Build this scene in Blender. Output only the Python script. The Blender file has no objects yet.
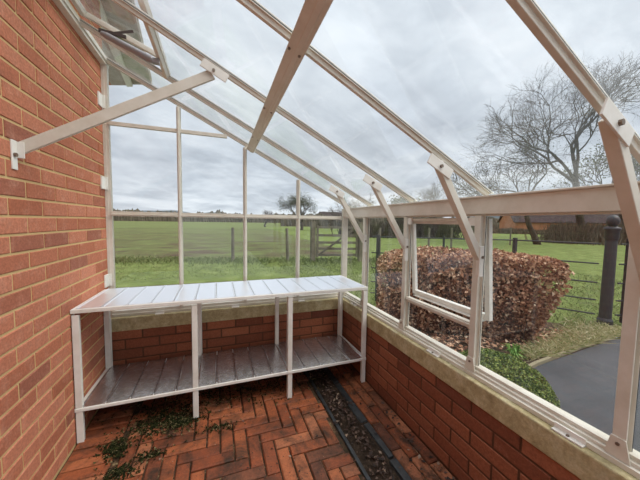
import bpy, math, random
from mathutils import Vector, Matrix, noise
C = bpy.context.scene.collection
PI = math.pi

# ------------------------------------------------------------------ helpers
class MB:
    """collects shapes in world coordinates, builds one mesh object"""
    def __init__(s): s.v=[]; s.f=[]; s.mi=[]; s.m=0
    def add(s, vs, fs):
        b=len(s.v); s.v += [tuple(p) for p in vs]
        for f in fs: s.f.append(tuple(b+i for i in f)); s.mi.append(s.m)
        return s
    def box(s, x0,x1,y0,y1,z0,z1):
        vs=[(x0,y0,z0),(x1,y0,z0),(x1,y1,z0),(x0,y1,z0),(x0,y0,z1),(x1,y0,z1),(x1,y1,z1),(x0,y1,z1)]
        return s.add(vs,[(0,3,2,1),(4,5,6,7),(0,1,5,4),(1,2,6,5),(2,3,7,6),(3,0,4,7)])
    def bar(s, p0, p1, w, h, side=(0,1,0)):
        """bar from p0 to p1, w along side, h across"""
        p0=Vector(p0); p1=Vector(p1); d=(p1-p0).normalized(); a=Vector(side); a=(a-d*a.dot(d)).normalized(); b=d.cross(a)
        vs=[]
        for p in (p0,p1):
            for i,j in ((-1,-1),(1,-1),(1,1),(-1,1)): vs.append(p+a*w/2*i+b*h/2*j)
        return s.add(vs,[(0,3,2,1),(4,5,6,7),(0,1,5,4),(1,2,6,5),(2,3,7,6),(3,0,4,7)])
    def tube(s, pts, rs, n=8, caps=True):
        pts=[Vector(p) for p in pts]
        if not isinstance(rs,(list,tuple)): rs=[rs]*len(pts)
        vs=[]; fs=[]; up=None
        for i,p in enumerate(pts):
            d=(pts[min(i+1,len(pts)-1)]-pts[max(i-1,0)]).normalized()
            if up is None: up=Vector((0,0,1)) if abs(d.z)<.9 else Vector((1,0,0))
            a=(up-d*up.dot(d))
            if a.length<1e-4: a=Vector((1,0,0))
            a.normalize(); b=d.cross(a); up=a
            for k in range(n):
                t=2*PI*k/n; vs.append(p+(a*math.cos(t)+b*math.sin(t))*rs[i])
        for i in range(len(pts)-1):
            for k in range(n):
                k2=(k+1)%n; fs.append((i*n+k,i*n+k2,(i+1)*n+k2,(i+1)*n+k))
        if caps:
            fs.append(tuple(range(n-1,-1,-1))); m=(len(pts)-1)*n; fs.append(tuple(m+k for k in range(n)))
        return s.add(vs,fs)
    def lathe(s, c, prof, n=24):
        c=Vector(c); vs=[]; fs=[]
        for r,z in prof:
            for k in range(n):
                t=2*PI*k/n; vs.append(c+Vector((r*math.cos(t),r*math.sin(t),z)))
        for i in range(len(prof)-1):
            for k in range(n):
                k2=(k+1)%n; fs.append((i*n+k,i*n+k2,(i+1)*n+k2,(i+1)*n+k))
        fs.append(tuple(range(n-1,-1,-1))); m=(len(prof)-1)*n; fs.append(tuple(m+k for k in range(n)))
        return s.add(vs,fs)
    def poly(s, pts, z0, z1):
        n=len(pts); vs=[(x,y,z0) for x,y in pts]+[(x,y,z1) for x,y in pts]
        fs=[tuple(range(n-1,-1,-1)),tuple(range(n,2*n))]+[(i,(i+1)%n,n+(i+1)%n,n+i) for i in range(n)]
        return s.add(vs,fs)
    def brick(s, o, u, v, n, L, H, D, ch=.004, jit=0.0):
        """chamfered brick: o corner, u length dir, v height dir, n outward; D depth"""
        o=Vector(o);u=Vector(u);v=Vector(v);n=Vector(n)
        r=lambda: random.uniform(-jit,jit)
        D=D+random.uniform(0,jit)
        b=[o,o+u*L,o+u*L+v*H,o+v*H]
        m=[p+n*(D-ch) for p in b]
        t=[o+u*(ch+r()*.3)+v*(ch),o+u*(L-ch)+v*(ch+abs(r())*.3),o+u*(L-ch)+v*(H-ch),o+u*ch+v*(H-ch-abs(r())*.3)]
        t=[p+n*D for p in t]
        f=[(8,9,10,11)]
        for k in range(4):
            k2=(k+1)%4; f.append((k,k2,4+k2,4+k)); f.append((4+k,4+k2,8+k2,8+k))
        return s.add(b+m+t,f)
    def build(s, name, mat, parent=None, bevel=0, smooth=False):
        off=Vector((0,0,0)); q=parent
        while q is not None: off+=q.location; q=q.parent
        me=bpy.data.meshes.new(name); me.from_pydata([(a-off.x,b-off.y,c-off.z) for a,b,c in s.v],[],s.f)
        mats=mat if isinstance(mat,(list,tuple)) else [mat]
        for m in mats: me.materials.append(m)
        if len(mats)>1: me.polygons.foreach_set('material_index', s.mi)
        if smooth: me.polygons.foreach_set('use_smooth',[True]*len(me.polygons))
        me.update()
        o=bpy.data.objects.new(name,me); C.objects.link(o)
        if parent is not None: o.parent=parent
        if bevel:
            b=o.modifiers.new('bevel','BEVEL'); b.width=bevel; b.segments=2; b.limit_method='ANGLE'
        return o

def tag(o,label=None,cat=None,group=None,kind=None):
    if label: o['label']=label
    if cat: o['category']=cat
    if group: o['group']=group
    if kind: o['kind']=kind
    return o
def empty(name,loc=(0,0,0),**k):
    o=bpy.data.objects.new(name,None); o.empty_display_size=.1; o.location=loc; C.objects.link(o); tag(o,**k); return o
def copy_tree(o,parent=None):
    c=o.copy(); C.objects.link(c); c.parent=parent
    for ch in list(o.children): copy_tree(ch,c)
    return c

# ------------------------------------------------------------------ materials
def mat(name, col, rough=.6, metal=0, spec=.5):
    m=bpy.data.materials.new(name); m.use_nodes=True
    b=m.node_tree.nodes['Principled BSDF']
    b.inputs['Base Color'].default_value=(*col,1); b.inputs['Roughness'].default_value=rough
    b.inputs['Metallic'].default_value=metal; b.inputs['Specular IOR Level'].default_value=spec
    return m
def N(m,t,**k):
    n=m.node_tree.nodes.new(t)
    for a,b in k.items():
        if a in n.inputs: n.inputs[a].default_value=b
        else: setattr(n,a,b)
    return n
def lk(m,a,b): m.node_tree.links.new(a,b)
def ramp(m, fac, stops):
    r=N(m,'ShaderNodeValToRGB'); e=r.color_ramp.elements
    while len(e)<len(stops): e.new(.5)
    for i,(p,c) in enumerate(stops): e[i].position=p; e[i].color=(*c,1)
    lk(m,fac,r.inputs['Fac']); return r.outputs['Color']
def mixc(m, fac, a, b, mode='MIX'):
    n=N(m,'ShaderNodeMix',data_type='RGBA',blend_type=mode)
    for sock,val in ((n.inputs['Factor'],fac),(n.inputs['A'],a),(n.inputs['B'],b)):
        pass
    fi=n.inputs[0]; ai=n.inputs[6]; bi=n.inputs[7]
    for s_,v_ in ((fi,fac),(ai,a),(bi,b)):
        if hasattr(v_,'links'): lk(m,v_,s_)
        elif isinstance(v_,(int,float)): s_.default_value=v_
        else: s_.default_value=(*v_,1)
    return n.outputs[2]
def tex(m,scale,detail=6,rough=.6,vec=None,dist=0):
    n=N(m,'ShaderNodeTexNoise',Scale=scale,Detail=detail,Roughness=rough,Distortion=dist)
    if vec is None:
        tc=N(m,'ShaderNodeTexCoord'); vec=tc.outputs['Object']
    lk(m,vec,n.inputs['Vector']); return n.outputs['Fac']
def bump(m,h,strength=.4,dist=.01):
    b=N(m,'ShaderNodeBump',Strength=strength,Distance=dist); lk(m,h,b.inputs['Height'])
    lk(m,b.outputs['Normal'],m.node_tree.nodes['Principled BSDF'].inputs['Normal'])
def base(m,c): lk(m,c,m.node_tree.nodes['Principled BSDF'].inputs['Base Color'])
def island(m): return N(m,'ShaderNodeNewGeometry').outputs['Random Per Island']

def brick_mat(name, stops, patch, patch_lo=.55, patch_hi=.75, rough=.85, stain=None):
    m=mat(name,(.4,.15,.1),rough,0,.25)
    c=ramp(m,island(m),stops)
    n1=tex(m,16,8,.75); f=N(m,'ShaderNodeMapRange'); f.inputs[1].default_value=patch_lo; f.inputs[2].default_value=patch_hi; lk(m,n1,f.inputs[0])
    f.inputs[4].default_value=.55
    c=mixc(m,f.outputs[0],c,patch)
    n2=tex(m,90,4,.7); g=ramp(m,n2,[(.3,(.72,.72,.72)),(.7,(1.15,1.15,1.15))]); c=mixc(m,1.0,c,g,'MULTIPLY')
    if stain:
        n3=tex(m,stain[1],7,.75,dist=.5); f3=N(m,'ShaderNodeMapRange'); f3.inputs[1].default_value=stain[2]; f3.inputs[2].default_value=stain[3]; lk(m,n3,f3.inputs[0]); f3.inputs[4].default_value=stain[4]
        c=mixc(m,f3.outputs[0],c,stain[0])
    base(m,c); bump(m,n2,.35,.004); return m
M={}
M['house_brick']=brick_mat('house_brick',[(0,(.40,.135,.072)),(.3,(.50,.18,.10)),(.6,(.56,.22,.13)),(.85,(.46,.16,.088)),(1,(.33,.12,.075))],(.68,.38,.27),.5,.8,stain=((.16,.065,.045),2.2,.60,.80,.6))
M['house_mortar']=mat('house_mortar',(.62,.45,.22),.95,0,.1)
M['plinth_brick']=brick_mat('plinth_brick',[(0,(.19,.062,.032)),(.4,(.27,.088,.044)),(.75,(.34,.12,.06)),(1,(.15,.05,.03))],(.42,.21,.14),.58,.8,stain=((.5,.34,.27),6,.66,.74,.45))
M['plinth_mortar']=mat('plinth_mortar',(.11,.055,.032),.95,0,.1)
M['floor_brick']=brick_mat('floor_brick',[(0,(.22,.060,.026)),(.3,(.31,.085,.034)),(.6,(.39,.115,.044)),(.85,(.46,.17,.08)),(1,(.16,.055,.03))],(.12,.055,.035),.45,.70,rough=.62,stain=((.035,.024,.016),5.5,.44,.64,.92))
M['floor_joint']=mat('floor_joint',(.075,.045,.028),.95,0,.1)
m=M['floor_joint']; base(m,ramp(m,tex(m,18,6,.8),[(.42,(.035,.028,.018)),(.56,(.09,.05,.03)),(.68,(.34,.26,.13))]))
def coat(name,col):
    m=mat(name,col,.42,0,.5)
    n=tex(m,9,6,.65); c=mixc(m,1.0,col,ramp(m,n,[(.3,(.86,.84,.80)),(.6,(1,1,1))]),'MULTIPLY'); base(m,c); return m
M['cream']=coat('cream_powder_coat',(.68,.645,.56))
M['white']=coat('white_powder_coat',(.80,.785,.73))
M['steel']=mat('weathered_bolt',(.22,.17,.13),.5,.7)
M['rubber']=mat('black_glazing_seal',(.03,.03,.03),.7)
M['grey_tube']=mat('grey_painted_tube',(.30,.29,.30),.45,.3)
M['dark_tube']=mat('dark_bronze_arm',(.07,.05,.045),.5,.2)
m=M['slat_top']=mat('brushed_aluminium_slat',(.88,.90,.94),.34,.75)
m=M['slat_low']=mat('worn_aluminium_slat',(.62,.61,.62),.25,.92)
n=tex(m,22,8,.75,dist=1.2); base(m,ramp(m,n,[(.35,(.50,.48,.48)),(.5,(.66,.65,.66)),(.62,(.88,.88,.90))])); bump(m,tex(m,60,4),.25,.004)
m=M['sill']=mat('mossy_concrete_sill',(.30,.26,.15),.9,0,.2)
n=tex(m,11,9,.75); c=ramp(m,n,[(.3,(.30,.24,.12)),(.5,(.47,.395,.235)),(.68,(.60,.54,.37))]); n2=tex(m,55,5,.8); c=mixc(m,1.0,c,ramp(m,n2,[(.3,(.7,.7,.65)),(.65,(1.1,1.1,1.05))]),'MULTIPLY'); base(m,c); bump(m,n2,.5,.006)
def glass(name,dirt):
    m=bpy.data.materials.new(name); m.use_nodes=True; nt=m.node_tree; nt.nodes.remove(nt.nodes['Principled BSDF'])
    out=nt.nodes['Material Output']
    t=N(m,'ShaderNodeBsdfTransparent'); t.inputs[0].default_value=(.985,.992,.988,1)
    g=N(m,'ShaderNodeBsdfGlossy'); g.inputs['Roughness'].default_value=.0
    lw_=N(m,'ShaderNodeLayerWeight',Blend=.5); pw=N(m,'ShaderNodeMath',operation='POWER'); lk(m,lw_.outputs['Facing'],pw.inputs[0]); pw.inputs[1].default_value=5
    fr=N(m,'ShaderNodeMath',operation='MULTIPLY_ADD'); lk(m,pw.outputs[0],fr.inputs[0]); fr.inputs[1].default_value=.9; fr.inputs[2].default_value=.035
    mx=N(m,'ShaderNodeMixShader'); lk(m,fr.outputs[0],mx.inputs[0]); lk(m,t.outputs[0],mx.inputs[1]); lk(m,g.outputs[0],mx.inputs[2])
    d=N(m,'ShaderNodeBsdfTranslucent'); d.inputs[0].default_value=(.85,.87,.88,1)
    tc=N(m,'ShaderNodeTexCoord'); mp=N(m,'ShaderNodeMapping'); mp.inputs['Rotation'].default_value=(0,0,.6); mp.inputs['Scale'].default_value=(1,5,1); lk(m,tc.outputs['Object'],mp.inputs[0])
    n=tex(m,1.6,7,.7,mp.outputs[0],.6); r=N(m,'ShaderNodeMapRange'); r.inputs[1].default_value=.50; r.inputs[2].default_value=.8; r.inputs[3].default_value=dirt*.15; r.inputs[4].default_value=dirt; lk(m,n,r.inputs[0])
    m2=N(m,'ShaderNodeMixShader'); lk(m,r.outputs[0],m2.inputs[0]); lk(m,mx.outputs[0],m2.inputs[1]); lk(m,d.outputs[0],m2.inputs[2]); lk(m,m2.outputs[0],out.inputs[0])
    return m
M['glass']=glass('clear_glass',.03); M['roof_glass']=glass('dusty_roof_glass',.14)
m=M['slate_strip']=mat('wet_dark_slate',(.035,.037,.04),.45,0,.5); n=tex(m,30,6,.7); base(m,ramp(m,n,[(.3,(.014,.015,.016)),(.6,(.035,.038,.04)),(.75,(.10,.10,.095))])); bump(m,n,.4,.004)
m=M['debris']=mat('dark_gully_soil',(.04,.028,.02),.95,0,.1); n=tex(m,40,8,.8); base(m,ramp(m,n,[(.35,(.012,.009,.007)),(.55,(.05,.033,.022)),(.7,(.13,.09,.06))])); bump(m,n,.8,.01)
def leaf_mat(name,stops,rough=.6,spec=.35,trans=.25):
    m=mat(name,(.3,.2,.1),rough,0,spec); c=ramp(m,island(m),stops); base(m,c)
    nt=m.node_tree; t=N(m,'ShaderNodeBsdfTranslucent'); lk(m,c,t.inputs[0]); mx=N(m,'ShaderNodeMixShader'); mx.inputs[0].default_value=trans
    lk(m,nt.nodes['Principled BSDF'].outputs[0],mx.inputs[1]); lk(m,t.outputs[0],mx.inputs[2]); lk(m,mx.outputs[0],nt.nodes['Material Output'].inputs[0]); return m
M['beech']=leaf_mat('copper_beech_leaf',[(0,(.10,.04,.025)),(.35,(.28,.12,.065)),(.65,(.50,.25,.14)),(.88,(.78,.50,.32)),(1,(.90,.70,.50))])
M['dead_leaf']=leaf_mat('fallen_brown_leaf',[(0,(.02,.012,.008)),(.6,(.065,.036,.025)),(.9,(.13,.08,.058)),(1,(.32,.23,.16))],trans=.05)
M['box_leaf']=leaf_mat('box_leaf',[(0,(.03,.06,.012)),(.45,(.09,.14,.025)),(.8,(.22,.28,.06)),(1,(.40,.44,.13))],.45)
M['grass_blade']=leaf_mat('grass_blade',[(0,(.08,.11,.03)),(.5,(.14,.185,.05)),(1,(.28,.30,.13))])
M['straw_blade']=leaf_mat('straw_grass_blade',[(0,(.17,.22,.06)),(.4,(.34,.34,.14)),(.7,(.55,.46,.27)),(1,(.68,.60,.40))])
M['bluebell']=leaf_mat('green_strap_leaf',[(0,(.10,.22,.04)),(1,(.22,.38,.08))])
M['moss']=leaf_mat('dark_moss_and_shade',[(0,(.010,.012,.005)),(.6,(.025,.030,.010)),(.85,(.06,.065,.02)),(1,(.36,.28,.15))],.9,.1)
M['ivy']=leaf_mat('evergreen_leaf',[(0,(.03,.045,.02)),(.5,(.07,.09,.035)),(1,(.14,.16,.07))])
def bark(name,a,b):
    m=mat(name,a,.95,0,.1); n=tex(m,3,7,.7); base(m,ramp(m,n,[(.3,a),(.7,b)])); return m
M['bark']=bark('oak_bark',(.035,.028,.022),(.095,.08,.062))
M['twig']=bark('beech_twig',(.05,.03,.022),(.12,.08,.06))
M['far_bark']=bark('distant_twigs',(.075,.065,.06),(.14,.12,.105))
M['post_wood']=bark('weathered_post_wood',(.10,.085,.06),(.24,.21,.16))
M['iron']=mat('black_painted_iron',(.018,.019,.022),.5,.0,.5)
m=M['field']=mat('winter_crop_field',(.2,.3,.08),.95,0,.1)
tc=N(m,'ShaderNodeTexCoord'); mp=N(m,'ShaderNodeMapping'); mp.inputs['Scale'].default_value=(.45,.8,1); lk(m,tc.outputs['Object'],mp.inputs[0])
n=tex(m,.9,10,.75,mp.outputs[0]); n2=tex(m,.06,5,.6,mp.outputs[0]); 
c=ramp(m,n,[(.42,(.085,.060,.038)),(.50,(.105,.11,.042)),(.62,(.14,.17,.055))])
c2=ramp(m,n2,[(.35,(.125,.155,.050)),(.65,(.16,.185,.065))])
sx=N(m,'ShaderNodeSeparateXYZ'); lk(m,tc.outputs['Object'],sx.inputs[0]); r=N(m,'ShaderNodeMapRange'); r.inputs[1].default_value=14; r.inputs[2].default_value=60; r.inputs[3].default_value=.0; r.inputs[4].default_value=.8; lk(m,sx.outputs[1],r.inputs[0])
base(m,mixc(m,r.outputs[0],c,c2)); bump(m,n,.5,.05)
m=M['lawn']=mat('mown_grass',(.15,.3,.05),.9,0,.15)
n=tex(m,2.2,8,.7); n2=tex(m,40,5,.8); c=ramp(m,n,[(.32,(.11,.125,.042)),(.5,(.155,.195,.052)),(.66,(.24,.27,.095))]); c=mixc(m,1.0,c,ramp(m,n2,[(.3,(.55,.6,.5)),(.65,(1.15,1.15,1.1))]),'MULTIPLY'); base(m,c); bump(m,n2,.8,.03)
m=M['tarmac']=mat('dark_tarmac',(.06,.06,.065),.75,0,.35)
n=tex(m,160,4,.8); n1=tex(m,2,6,.7); c=ramp(m,n,[(.3,(.03,.031,.034)),(.6,(.07,.071,.076)),(.75,(.16,.16,.165))]); c=mixc(m,1.0,c,ramp(m,n1,[(.35,(.8,.8,.8)),(.7,(1.25,1.25,1.25))]),'MULTIPLY'); base(m,c); bump(m,n,.5,.006)
m=M['soil']=mat('leafy_soil',(.08,.055,.035),.95,0,.1); n=tex(m,24,9,.8); base(m,ramp(m,n,[(.35,(.03,.022,.015)),(.55,(.10,.07,.045)),(.7,(.24,.17,.11))])); bump(m,n,.9,.03)
m=M['gravel']=mat('grey_gravel',(.2,.19,.17),.95,0,.1); n=tex(m,45,6,.8); base(m,ramp(m,n,[(.35,(.10,.10,.07)),(.65,(.30,.28,.24))])); bump(m,n,.8,.02)
M['kerb']=mat('pale_stone_kerb',(.26,.22,.14),.9,0,.2)
m=M['slate']=mat('grey_slate_roof',(.16,.14,.15),1,0,.0); base(m,ramp(m,tex(m,1.5,8,.8),[(.3,(.035,.028,.028)),(.7,(.09,.072,.072))]))
m=M['barn_brick']=mat('barn_brick',(.42,.18,.11),.9,0,.1); base(m,ramp(m,tex(m,1.2,8,.8),[(.3,(.34,.13,.07)),(.7,(.52,.25,.15))]))
M['dark']=mat('dark_opening',(.03,.028,.025),.9)
m=M['soffit']=mat('weathered_grey_soffit',(.42,.37,.32),.9,0,.1); base(m,ramp(m,tex(m,6,8,.7),[(.3,(.34,.29,.25)),(.7,(.50,.45,.40))]))
m=M['soffit_moss']=mat('algae_stained_soffit',(.2,.22,.1),.9,0,.1); base(m,ramp(m,tex(m,7,8,.75),[(.34,(.16,.18,.08)),(.52,(.36,.33,.28))]))
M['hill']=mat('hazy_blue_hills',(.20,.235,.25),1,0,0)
M['hedgerow']=bark('hedgerow_twigs',(.085,.07,.05),(.19,.155,.11))
m=M['far_hedge']=mat('far_winter_hedge',(.1,.09,.06),1,0,.0); base(m,ramp(m,tex(m,.35,9,.75),[(.35,(.075,.068,.052)),(.5,(.12,.105,.08)),(.68,(.17,.15,.115))]))

# ------------------------------------------------------------------ key dimensions (metres)
XL=-.765          # face of house wall
XR=1.107          # inner face of dwarf wall
XG=1.17           # side glazing plane
YB=2.37           # inner face of gable dwarf wall
YG=2.42           # gable glazing plane
YN=-1.60          # near end
SILL=.543
roofz=lambda x: 2.0-.505*x
SL=Vector((1,0,-.505)).normalized(); NR=Vector((.505,0,1)).normalized()
RY=[2.42,2.02,1.49,.957,.417,-.123,-.663,-1.203]
EAVE=1.19

# ------------------------------------------------------------------ brick walls
def wall_bricks(mb, o, u, n, L, H, first=0, brk=.215, jt=.010, hb=.065, depth=.0035, jit=.0015):
    o=Vector(o);u=Vector(u);v=Vector((0,0,1))
    z=jt*.5; row=first
    while z<H-.02:
        h=min(hb,H-z); s=-(brk+jt)/2 if row%2 else 0.0
        while s<L-.005:
            a=max(s,0); b=min(s+brk,L)
            if b-a>.02: mb.brick(o+u*a+v*z,u,v,n,b-a,h,depth,.003,jit)
            s+=brk+jt
        z+=hb+jt; row+=1
random.seed(4)
H_HOUSE=2.80
w=MB(); w.m=1; w.box(XL-.30,XL-.0035,YN,2.47,-.05,H_HOUSE)
w.m=0; wall_bricks(w,(XL-.0035,YN,0),(0,1,0),(1,0,0),2.47-YN,H_HOUSE)
# end face of the house wall, beyond the gable
wall_bricks(w,(XL-.30,2.47,0),(1,0,0),(0,1,0),.2965,H_HOUSE,1)
tag(w.build('wall_left',[M['house_brick'],M['house_mortar']]),'tall red brick house wall with buff mortar','wall',kind='structure')
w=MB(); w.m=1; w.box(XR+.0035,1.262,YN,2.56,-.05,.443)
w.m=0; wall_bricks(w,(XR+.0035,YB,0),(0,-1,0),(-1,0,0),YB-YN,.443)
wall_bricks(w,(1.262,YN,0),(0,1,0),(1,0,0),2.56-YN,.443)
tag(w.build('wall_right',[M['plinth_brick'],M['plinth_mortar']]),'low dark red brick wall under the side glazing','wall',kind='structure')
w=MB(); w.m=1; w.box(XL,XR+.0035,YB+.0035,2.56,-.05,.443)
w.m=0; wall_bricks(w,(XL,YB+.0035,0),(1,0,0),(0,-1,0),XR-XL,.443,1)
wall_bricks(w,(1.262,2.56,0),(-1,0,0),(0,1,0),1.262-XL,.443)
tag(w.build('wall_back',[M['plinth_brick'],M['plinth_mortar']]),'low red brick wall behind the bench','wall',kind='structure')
def sub_strip(mb,x0,x1,y0,y1,z0,z1): mb.box(x0,x1,y0,y1,z0,z1)
s=MB(); s.box(XR-.008,1.275,YN,2.575,.443,SILL)
tag(s.build('trim_1',M['sill'],bevel=.006),'mossy buff concrete sill on the right low wall','sill',kind='structure')
s=MB(); s.box(XL,XR-.008,YB-.008,2.575,.443,SILL)
tag(s.build('trim_2',M['sill'],bevel=.006),'mossy buff concrete sill behind the bench','sill',kind='structure')

# ------------------------------------------------------------------ floor
random.seed(9)
f=MB(); f.m=1; f.box(XL,XR,YN,YB,-.12,-.012)
f.m=0
Wb=.0725; Lb=.2175; J=.008
GX0,GX1=.675,.895            # the gully
X0,X1=XL+.235,GX0-.005
def floor_brick(x0,x1,y0,y1):
    x0=max(x0,X0);x1=min(x1,X1);y0=max(y0,YN);y1=min(y1,YB)
    if x1-x0<.02 or y1-y0<.02: return
    t=random.uniform(-.004,.0005)
    f.brick((x0,y0,-.012),(1,0,0),(0,1,0),(0,0,1),x1-x0,y1-y0,.012+t,.0055,.004)
for i in range(-60,60):
    for j in range(-30,30):
        cx=(i+3*j)*Wb; cy=(-i+3*j)*Wb
        if -3<cx<3 and -3<cy<4:
            floor_brick(cx+J/2,cx+3*Wb-J/2,cy+J/2,cy+Wb-J/2)
            floor_brick(cx+3*Wb+J/2,cx+4*Wb-J/2,cy+J/2,cy+3*Wb-J/2)
y=YN
while y<YB-.1:
    X0,X1=XL,XL+.232
    floor_brick(XL+.006,XL+.226,y+J/2,y+Wb-J/2); y+=Wb
y=YN
k=0
while y<YB-.05:
    X0,X1=GX1+.004,XR
    off=0
    for q_ in range(3):
        X0,X1=GX1+.004+q_*.0705,GX1+.004+q_*.0705+.0625; floor_brick(X0,X1,y-.07*q_+J/2,y-.07*q_+Lb-J/2)
    y+=Lb
fl=f.build('floor',[M['floor_brick'],M['floor_joint']]); tag(fl,'worn orange brick floor laid in herringbone','floor',kind='structure')
# cut for the gully is simply left unbricked, filled with dark debris and edged with slate
def crumple(mb,x0,x1,y0,y1,z,amp,nx,ny,seed):
    vs=[];fs=[]
    for j in range(ny+1):
        for i in range(nx+1):
            x=x0+(x1-x0)*i/nx; yy=y0+(y1-y0)*j/ny
            vs.append((x,yy,z+amp*noise.noise(Vector((x*22+seed,yy*22,seed)))+amp*.5*noise.noise(Vector((x*60,yy*60,seed)))))
    for j in range(ny):
        for i in range(nx):
            a=j*(nx+1)+i; fs.append((a,a+1,a+nx+2,a+nx+1))
    mb.add(vs,fs)
gt=empty('drainage_gully',((GX0+GX1)/2,.4,-.012),label='dark debris-filled gully with slate edges running along the brick floor',cat='gully')
d=MB(); crumple(d,GX0+.002,GX1-.002,YN,YB-.005,-.006,.007,14,240,3.1); d.build('debris_bed',M['debris'],gt,smooth=True)
d=MB(); d.box(GX0+.004,GX0+.024,YN,YB-.01,-.012,.0015); d.build('edging_strip',M['slate_strip'],gt,bevel=.002)
random.seed(3); y=YN+.1
while y<YB-.1:
    L=random.uniform(.17,.30); y2=min(y+L,YB-.02)
    w_=random.uniform(.045,.062)
    d=MB(); zt=random.uniform(.003,.010)
    d.add([(GX1-w_,y,-.012),(GX1-.004,y,-.012),(GX1-.004,y2-.008,-.012),(GX1-w_,y2-.008,-.012),
           (GX1-w_+.008,y+.004,zt),(GX1-.010,y+.006,zt+.003),(GX1-.009,y2-.014,zt+.001),(GX1-w_+.003,y2-.016,zt-.002)],
          [(0,3,2,1),(4,5,6,7),(0,1,5,4),(1,2,6,5),(2,3,7,6),(3,0,4,7)])
    d.build('slate_piece',M['slate_strip'],gt,bevel=.002); y=y2
# leaves
def leaf(mb,c,size,nrm=None,spread=1.0,asp=.62,curl=.25):
    c=Vector(c)
    if nrm is None: nrm=Vector((random.gauss(0,1),random.gauss(0,1),random.gauss(0,1)))
    nrm=(nrm+Vector((random.gauss(0,spread),random.gauss(0,spread),random.gauss(0,spread)))*.5).normalized()
    a=nrm.orthogonal().normalized(); a=Matrix.Rotation(random.uniform(0,2*PI),3,nrm)@a; b=nrm.cross(a)
    L=size/2; W=size*asp/2; q=nrm*size*curl*random.uniform(-.3,1)
    mb.add([c-a*L-q*.3, c+b*W+q, c+a*L-q*.6, c-b*W+q, c],[(0,4,1),(1,4,2),(2,4,3),(3,4,0)])
random.seed(11)
d=MB()
for i in range(800):
    yy=random.uniform(-.1,2.25)
    if random.random()<.8: x=random.gauss((GX0+GX1)/2-.015,.035); x=min(max(x,GX0+.03),GX1-.03); z=.006
    else: x=random.uniform(GX0-.05,XR-.03); z=.006
    leaf(d,(x,yy,z+random.uniform(.001,.012)),random.uniform(.012,.034),Vector((0,0,1)),.5,.6,.3)
for i in range(60):
    leaf(d,(random.uniform(-.55,.6),random.uniform(.8,1.9),.006),random.uniform(.01,.022),Vector((0,0,1)),.3)
for i in range(1700):
    leaf(d,(random.uniform(-.6,.66),random.uniform(.7,2.3),.003+random.random()*.003),random.uniform(.003,.009),Vector((0,0,1)),.5)
for i in range(600):
    leaf(d,(random.uniform(.9,1.1),random.uniform(.5,2.2),.003+random.random()*.003),random.uniform(.003,.011),Vector((0,0,1)),.5)
for i in range(50):
    leaf(d,(random.gauss(1.06,.025),random.uniform(.5,1.5),.006),random.uniform(.015,.035),Vector((0,0,1)),.4)
tag(d.build('fallen_leaves',M['dead_leaf']),'shrivelled brown leaves littering the gully and brick floor','leaves',kind='stuff')
# moss, and dark bits standing in for shade under the bench
def moss_or_shade_patch(label,spots,name='moss_or_shade_patch'):
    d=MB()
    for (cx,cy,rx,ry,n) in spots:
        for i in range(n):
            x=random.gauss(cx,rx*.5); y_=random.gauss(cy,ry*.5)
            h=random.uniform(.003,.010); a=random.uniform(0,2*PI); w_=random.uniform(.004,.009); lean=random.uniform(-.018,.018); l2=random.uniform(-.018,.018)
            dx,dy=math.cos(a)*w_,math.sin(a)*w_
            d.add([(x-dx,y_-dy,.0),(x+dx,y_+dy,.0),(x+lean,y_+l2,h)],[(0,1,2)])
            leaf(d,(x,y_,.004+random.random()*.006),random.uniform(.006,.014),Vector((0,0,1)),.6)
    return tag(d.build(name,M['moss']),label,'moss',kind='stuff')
moss_or_shade_patch('dark green moss and dry straw by the second front bench leg, with dark bits added as shade beneath the bench',[(-.34,1.88,.20,.12,900),(-.22,1.86,.12,.07,420),(-.02,1.72,.12,.05,120),(-.1,2.05,.6,.16,900),(.5,2.05,.4,.2,500)])  # moss by the leg; the wide sparse spots paint the shade beneath the bench
moss_or_shade_patch('small dark moss clump on the bricks near the front left bench leg',[(-.545,1.74,.07,.08,330)])
moss_or_shade_patch('moss streaks in the brick joints at the bottom left of the floor',[(-.47,1.56,.09,.05,220),(-.36,1.63,.09,.03,120)])

# ------------------------------------------------------------------ potting bench
BX0,BX1=XL+.002,1.090; BY0,BY1=1.855,2.335; BT=.770; BS=.203
bench=empty('potting_bench',((BX0+BX1)/2,(BY0+BY1)/2,0),label='long white two-tier aluminium staging bench with slatted shelves across the gable end',cat='bench')
lw=.034
legx=[BX0+lw/2+.002,-.145,.472,BX1-lw/2-.002]
for lx in legx:
    for ly in (BY0+lw/2,BY1-lw/2):
        d=MB(); sy=1 if ly<2 else -1
        d.box(lx-lw/2,lx+lw/2,ly-sy*lw/2 if sy>0 else ly+lw/2-.004,(ly-lw/2+.004) if sy>0 else ly+lw/2,0,BT-.032)
        x_=lx-lw/2 if lx!=legx[-1] else lx+lw/2-.004
        d.box(x_,x_+.004,ly-lw/2,ly+lw/2,0,BT-.032)
        d.box(lx-lw/2+.004,lx+lw/2-.004,ly-lw/2+.004,ly+lw/2-.004,.0,BT-.04)
        d.build('leg',M['white'],bench,bevel=.0015)
def frame(z,h,name):
    d=MB()
    for y0 in (BY0-.004,BY1-.026): d.box(BX0,BX1,y0,y0+.030,z-h,z)
    for x0 in (BX0,BX1-.022): d.box(x0,x0+.022,BY0+.026,BY1-.026,z-h,z)
    for lx in legx[1:3]: d.box(lx-.015,lx+.015,BY0+.026,BY1-.026,z-h,z-.010)
    return d.build(name,M['white'],bench,bevel=.002)
frame(BT,.022,'top_frame'); frame(BS,.019,'shelf_frame')
NS=15; P=(BX1-BX0-.044)/NS
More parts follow.
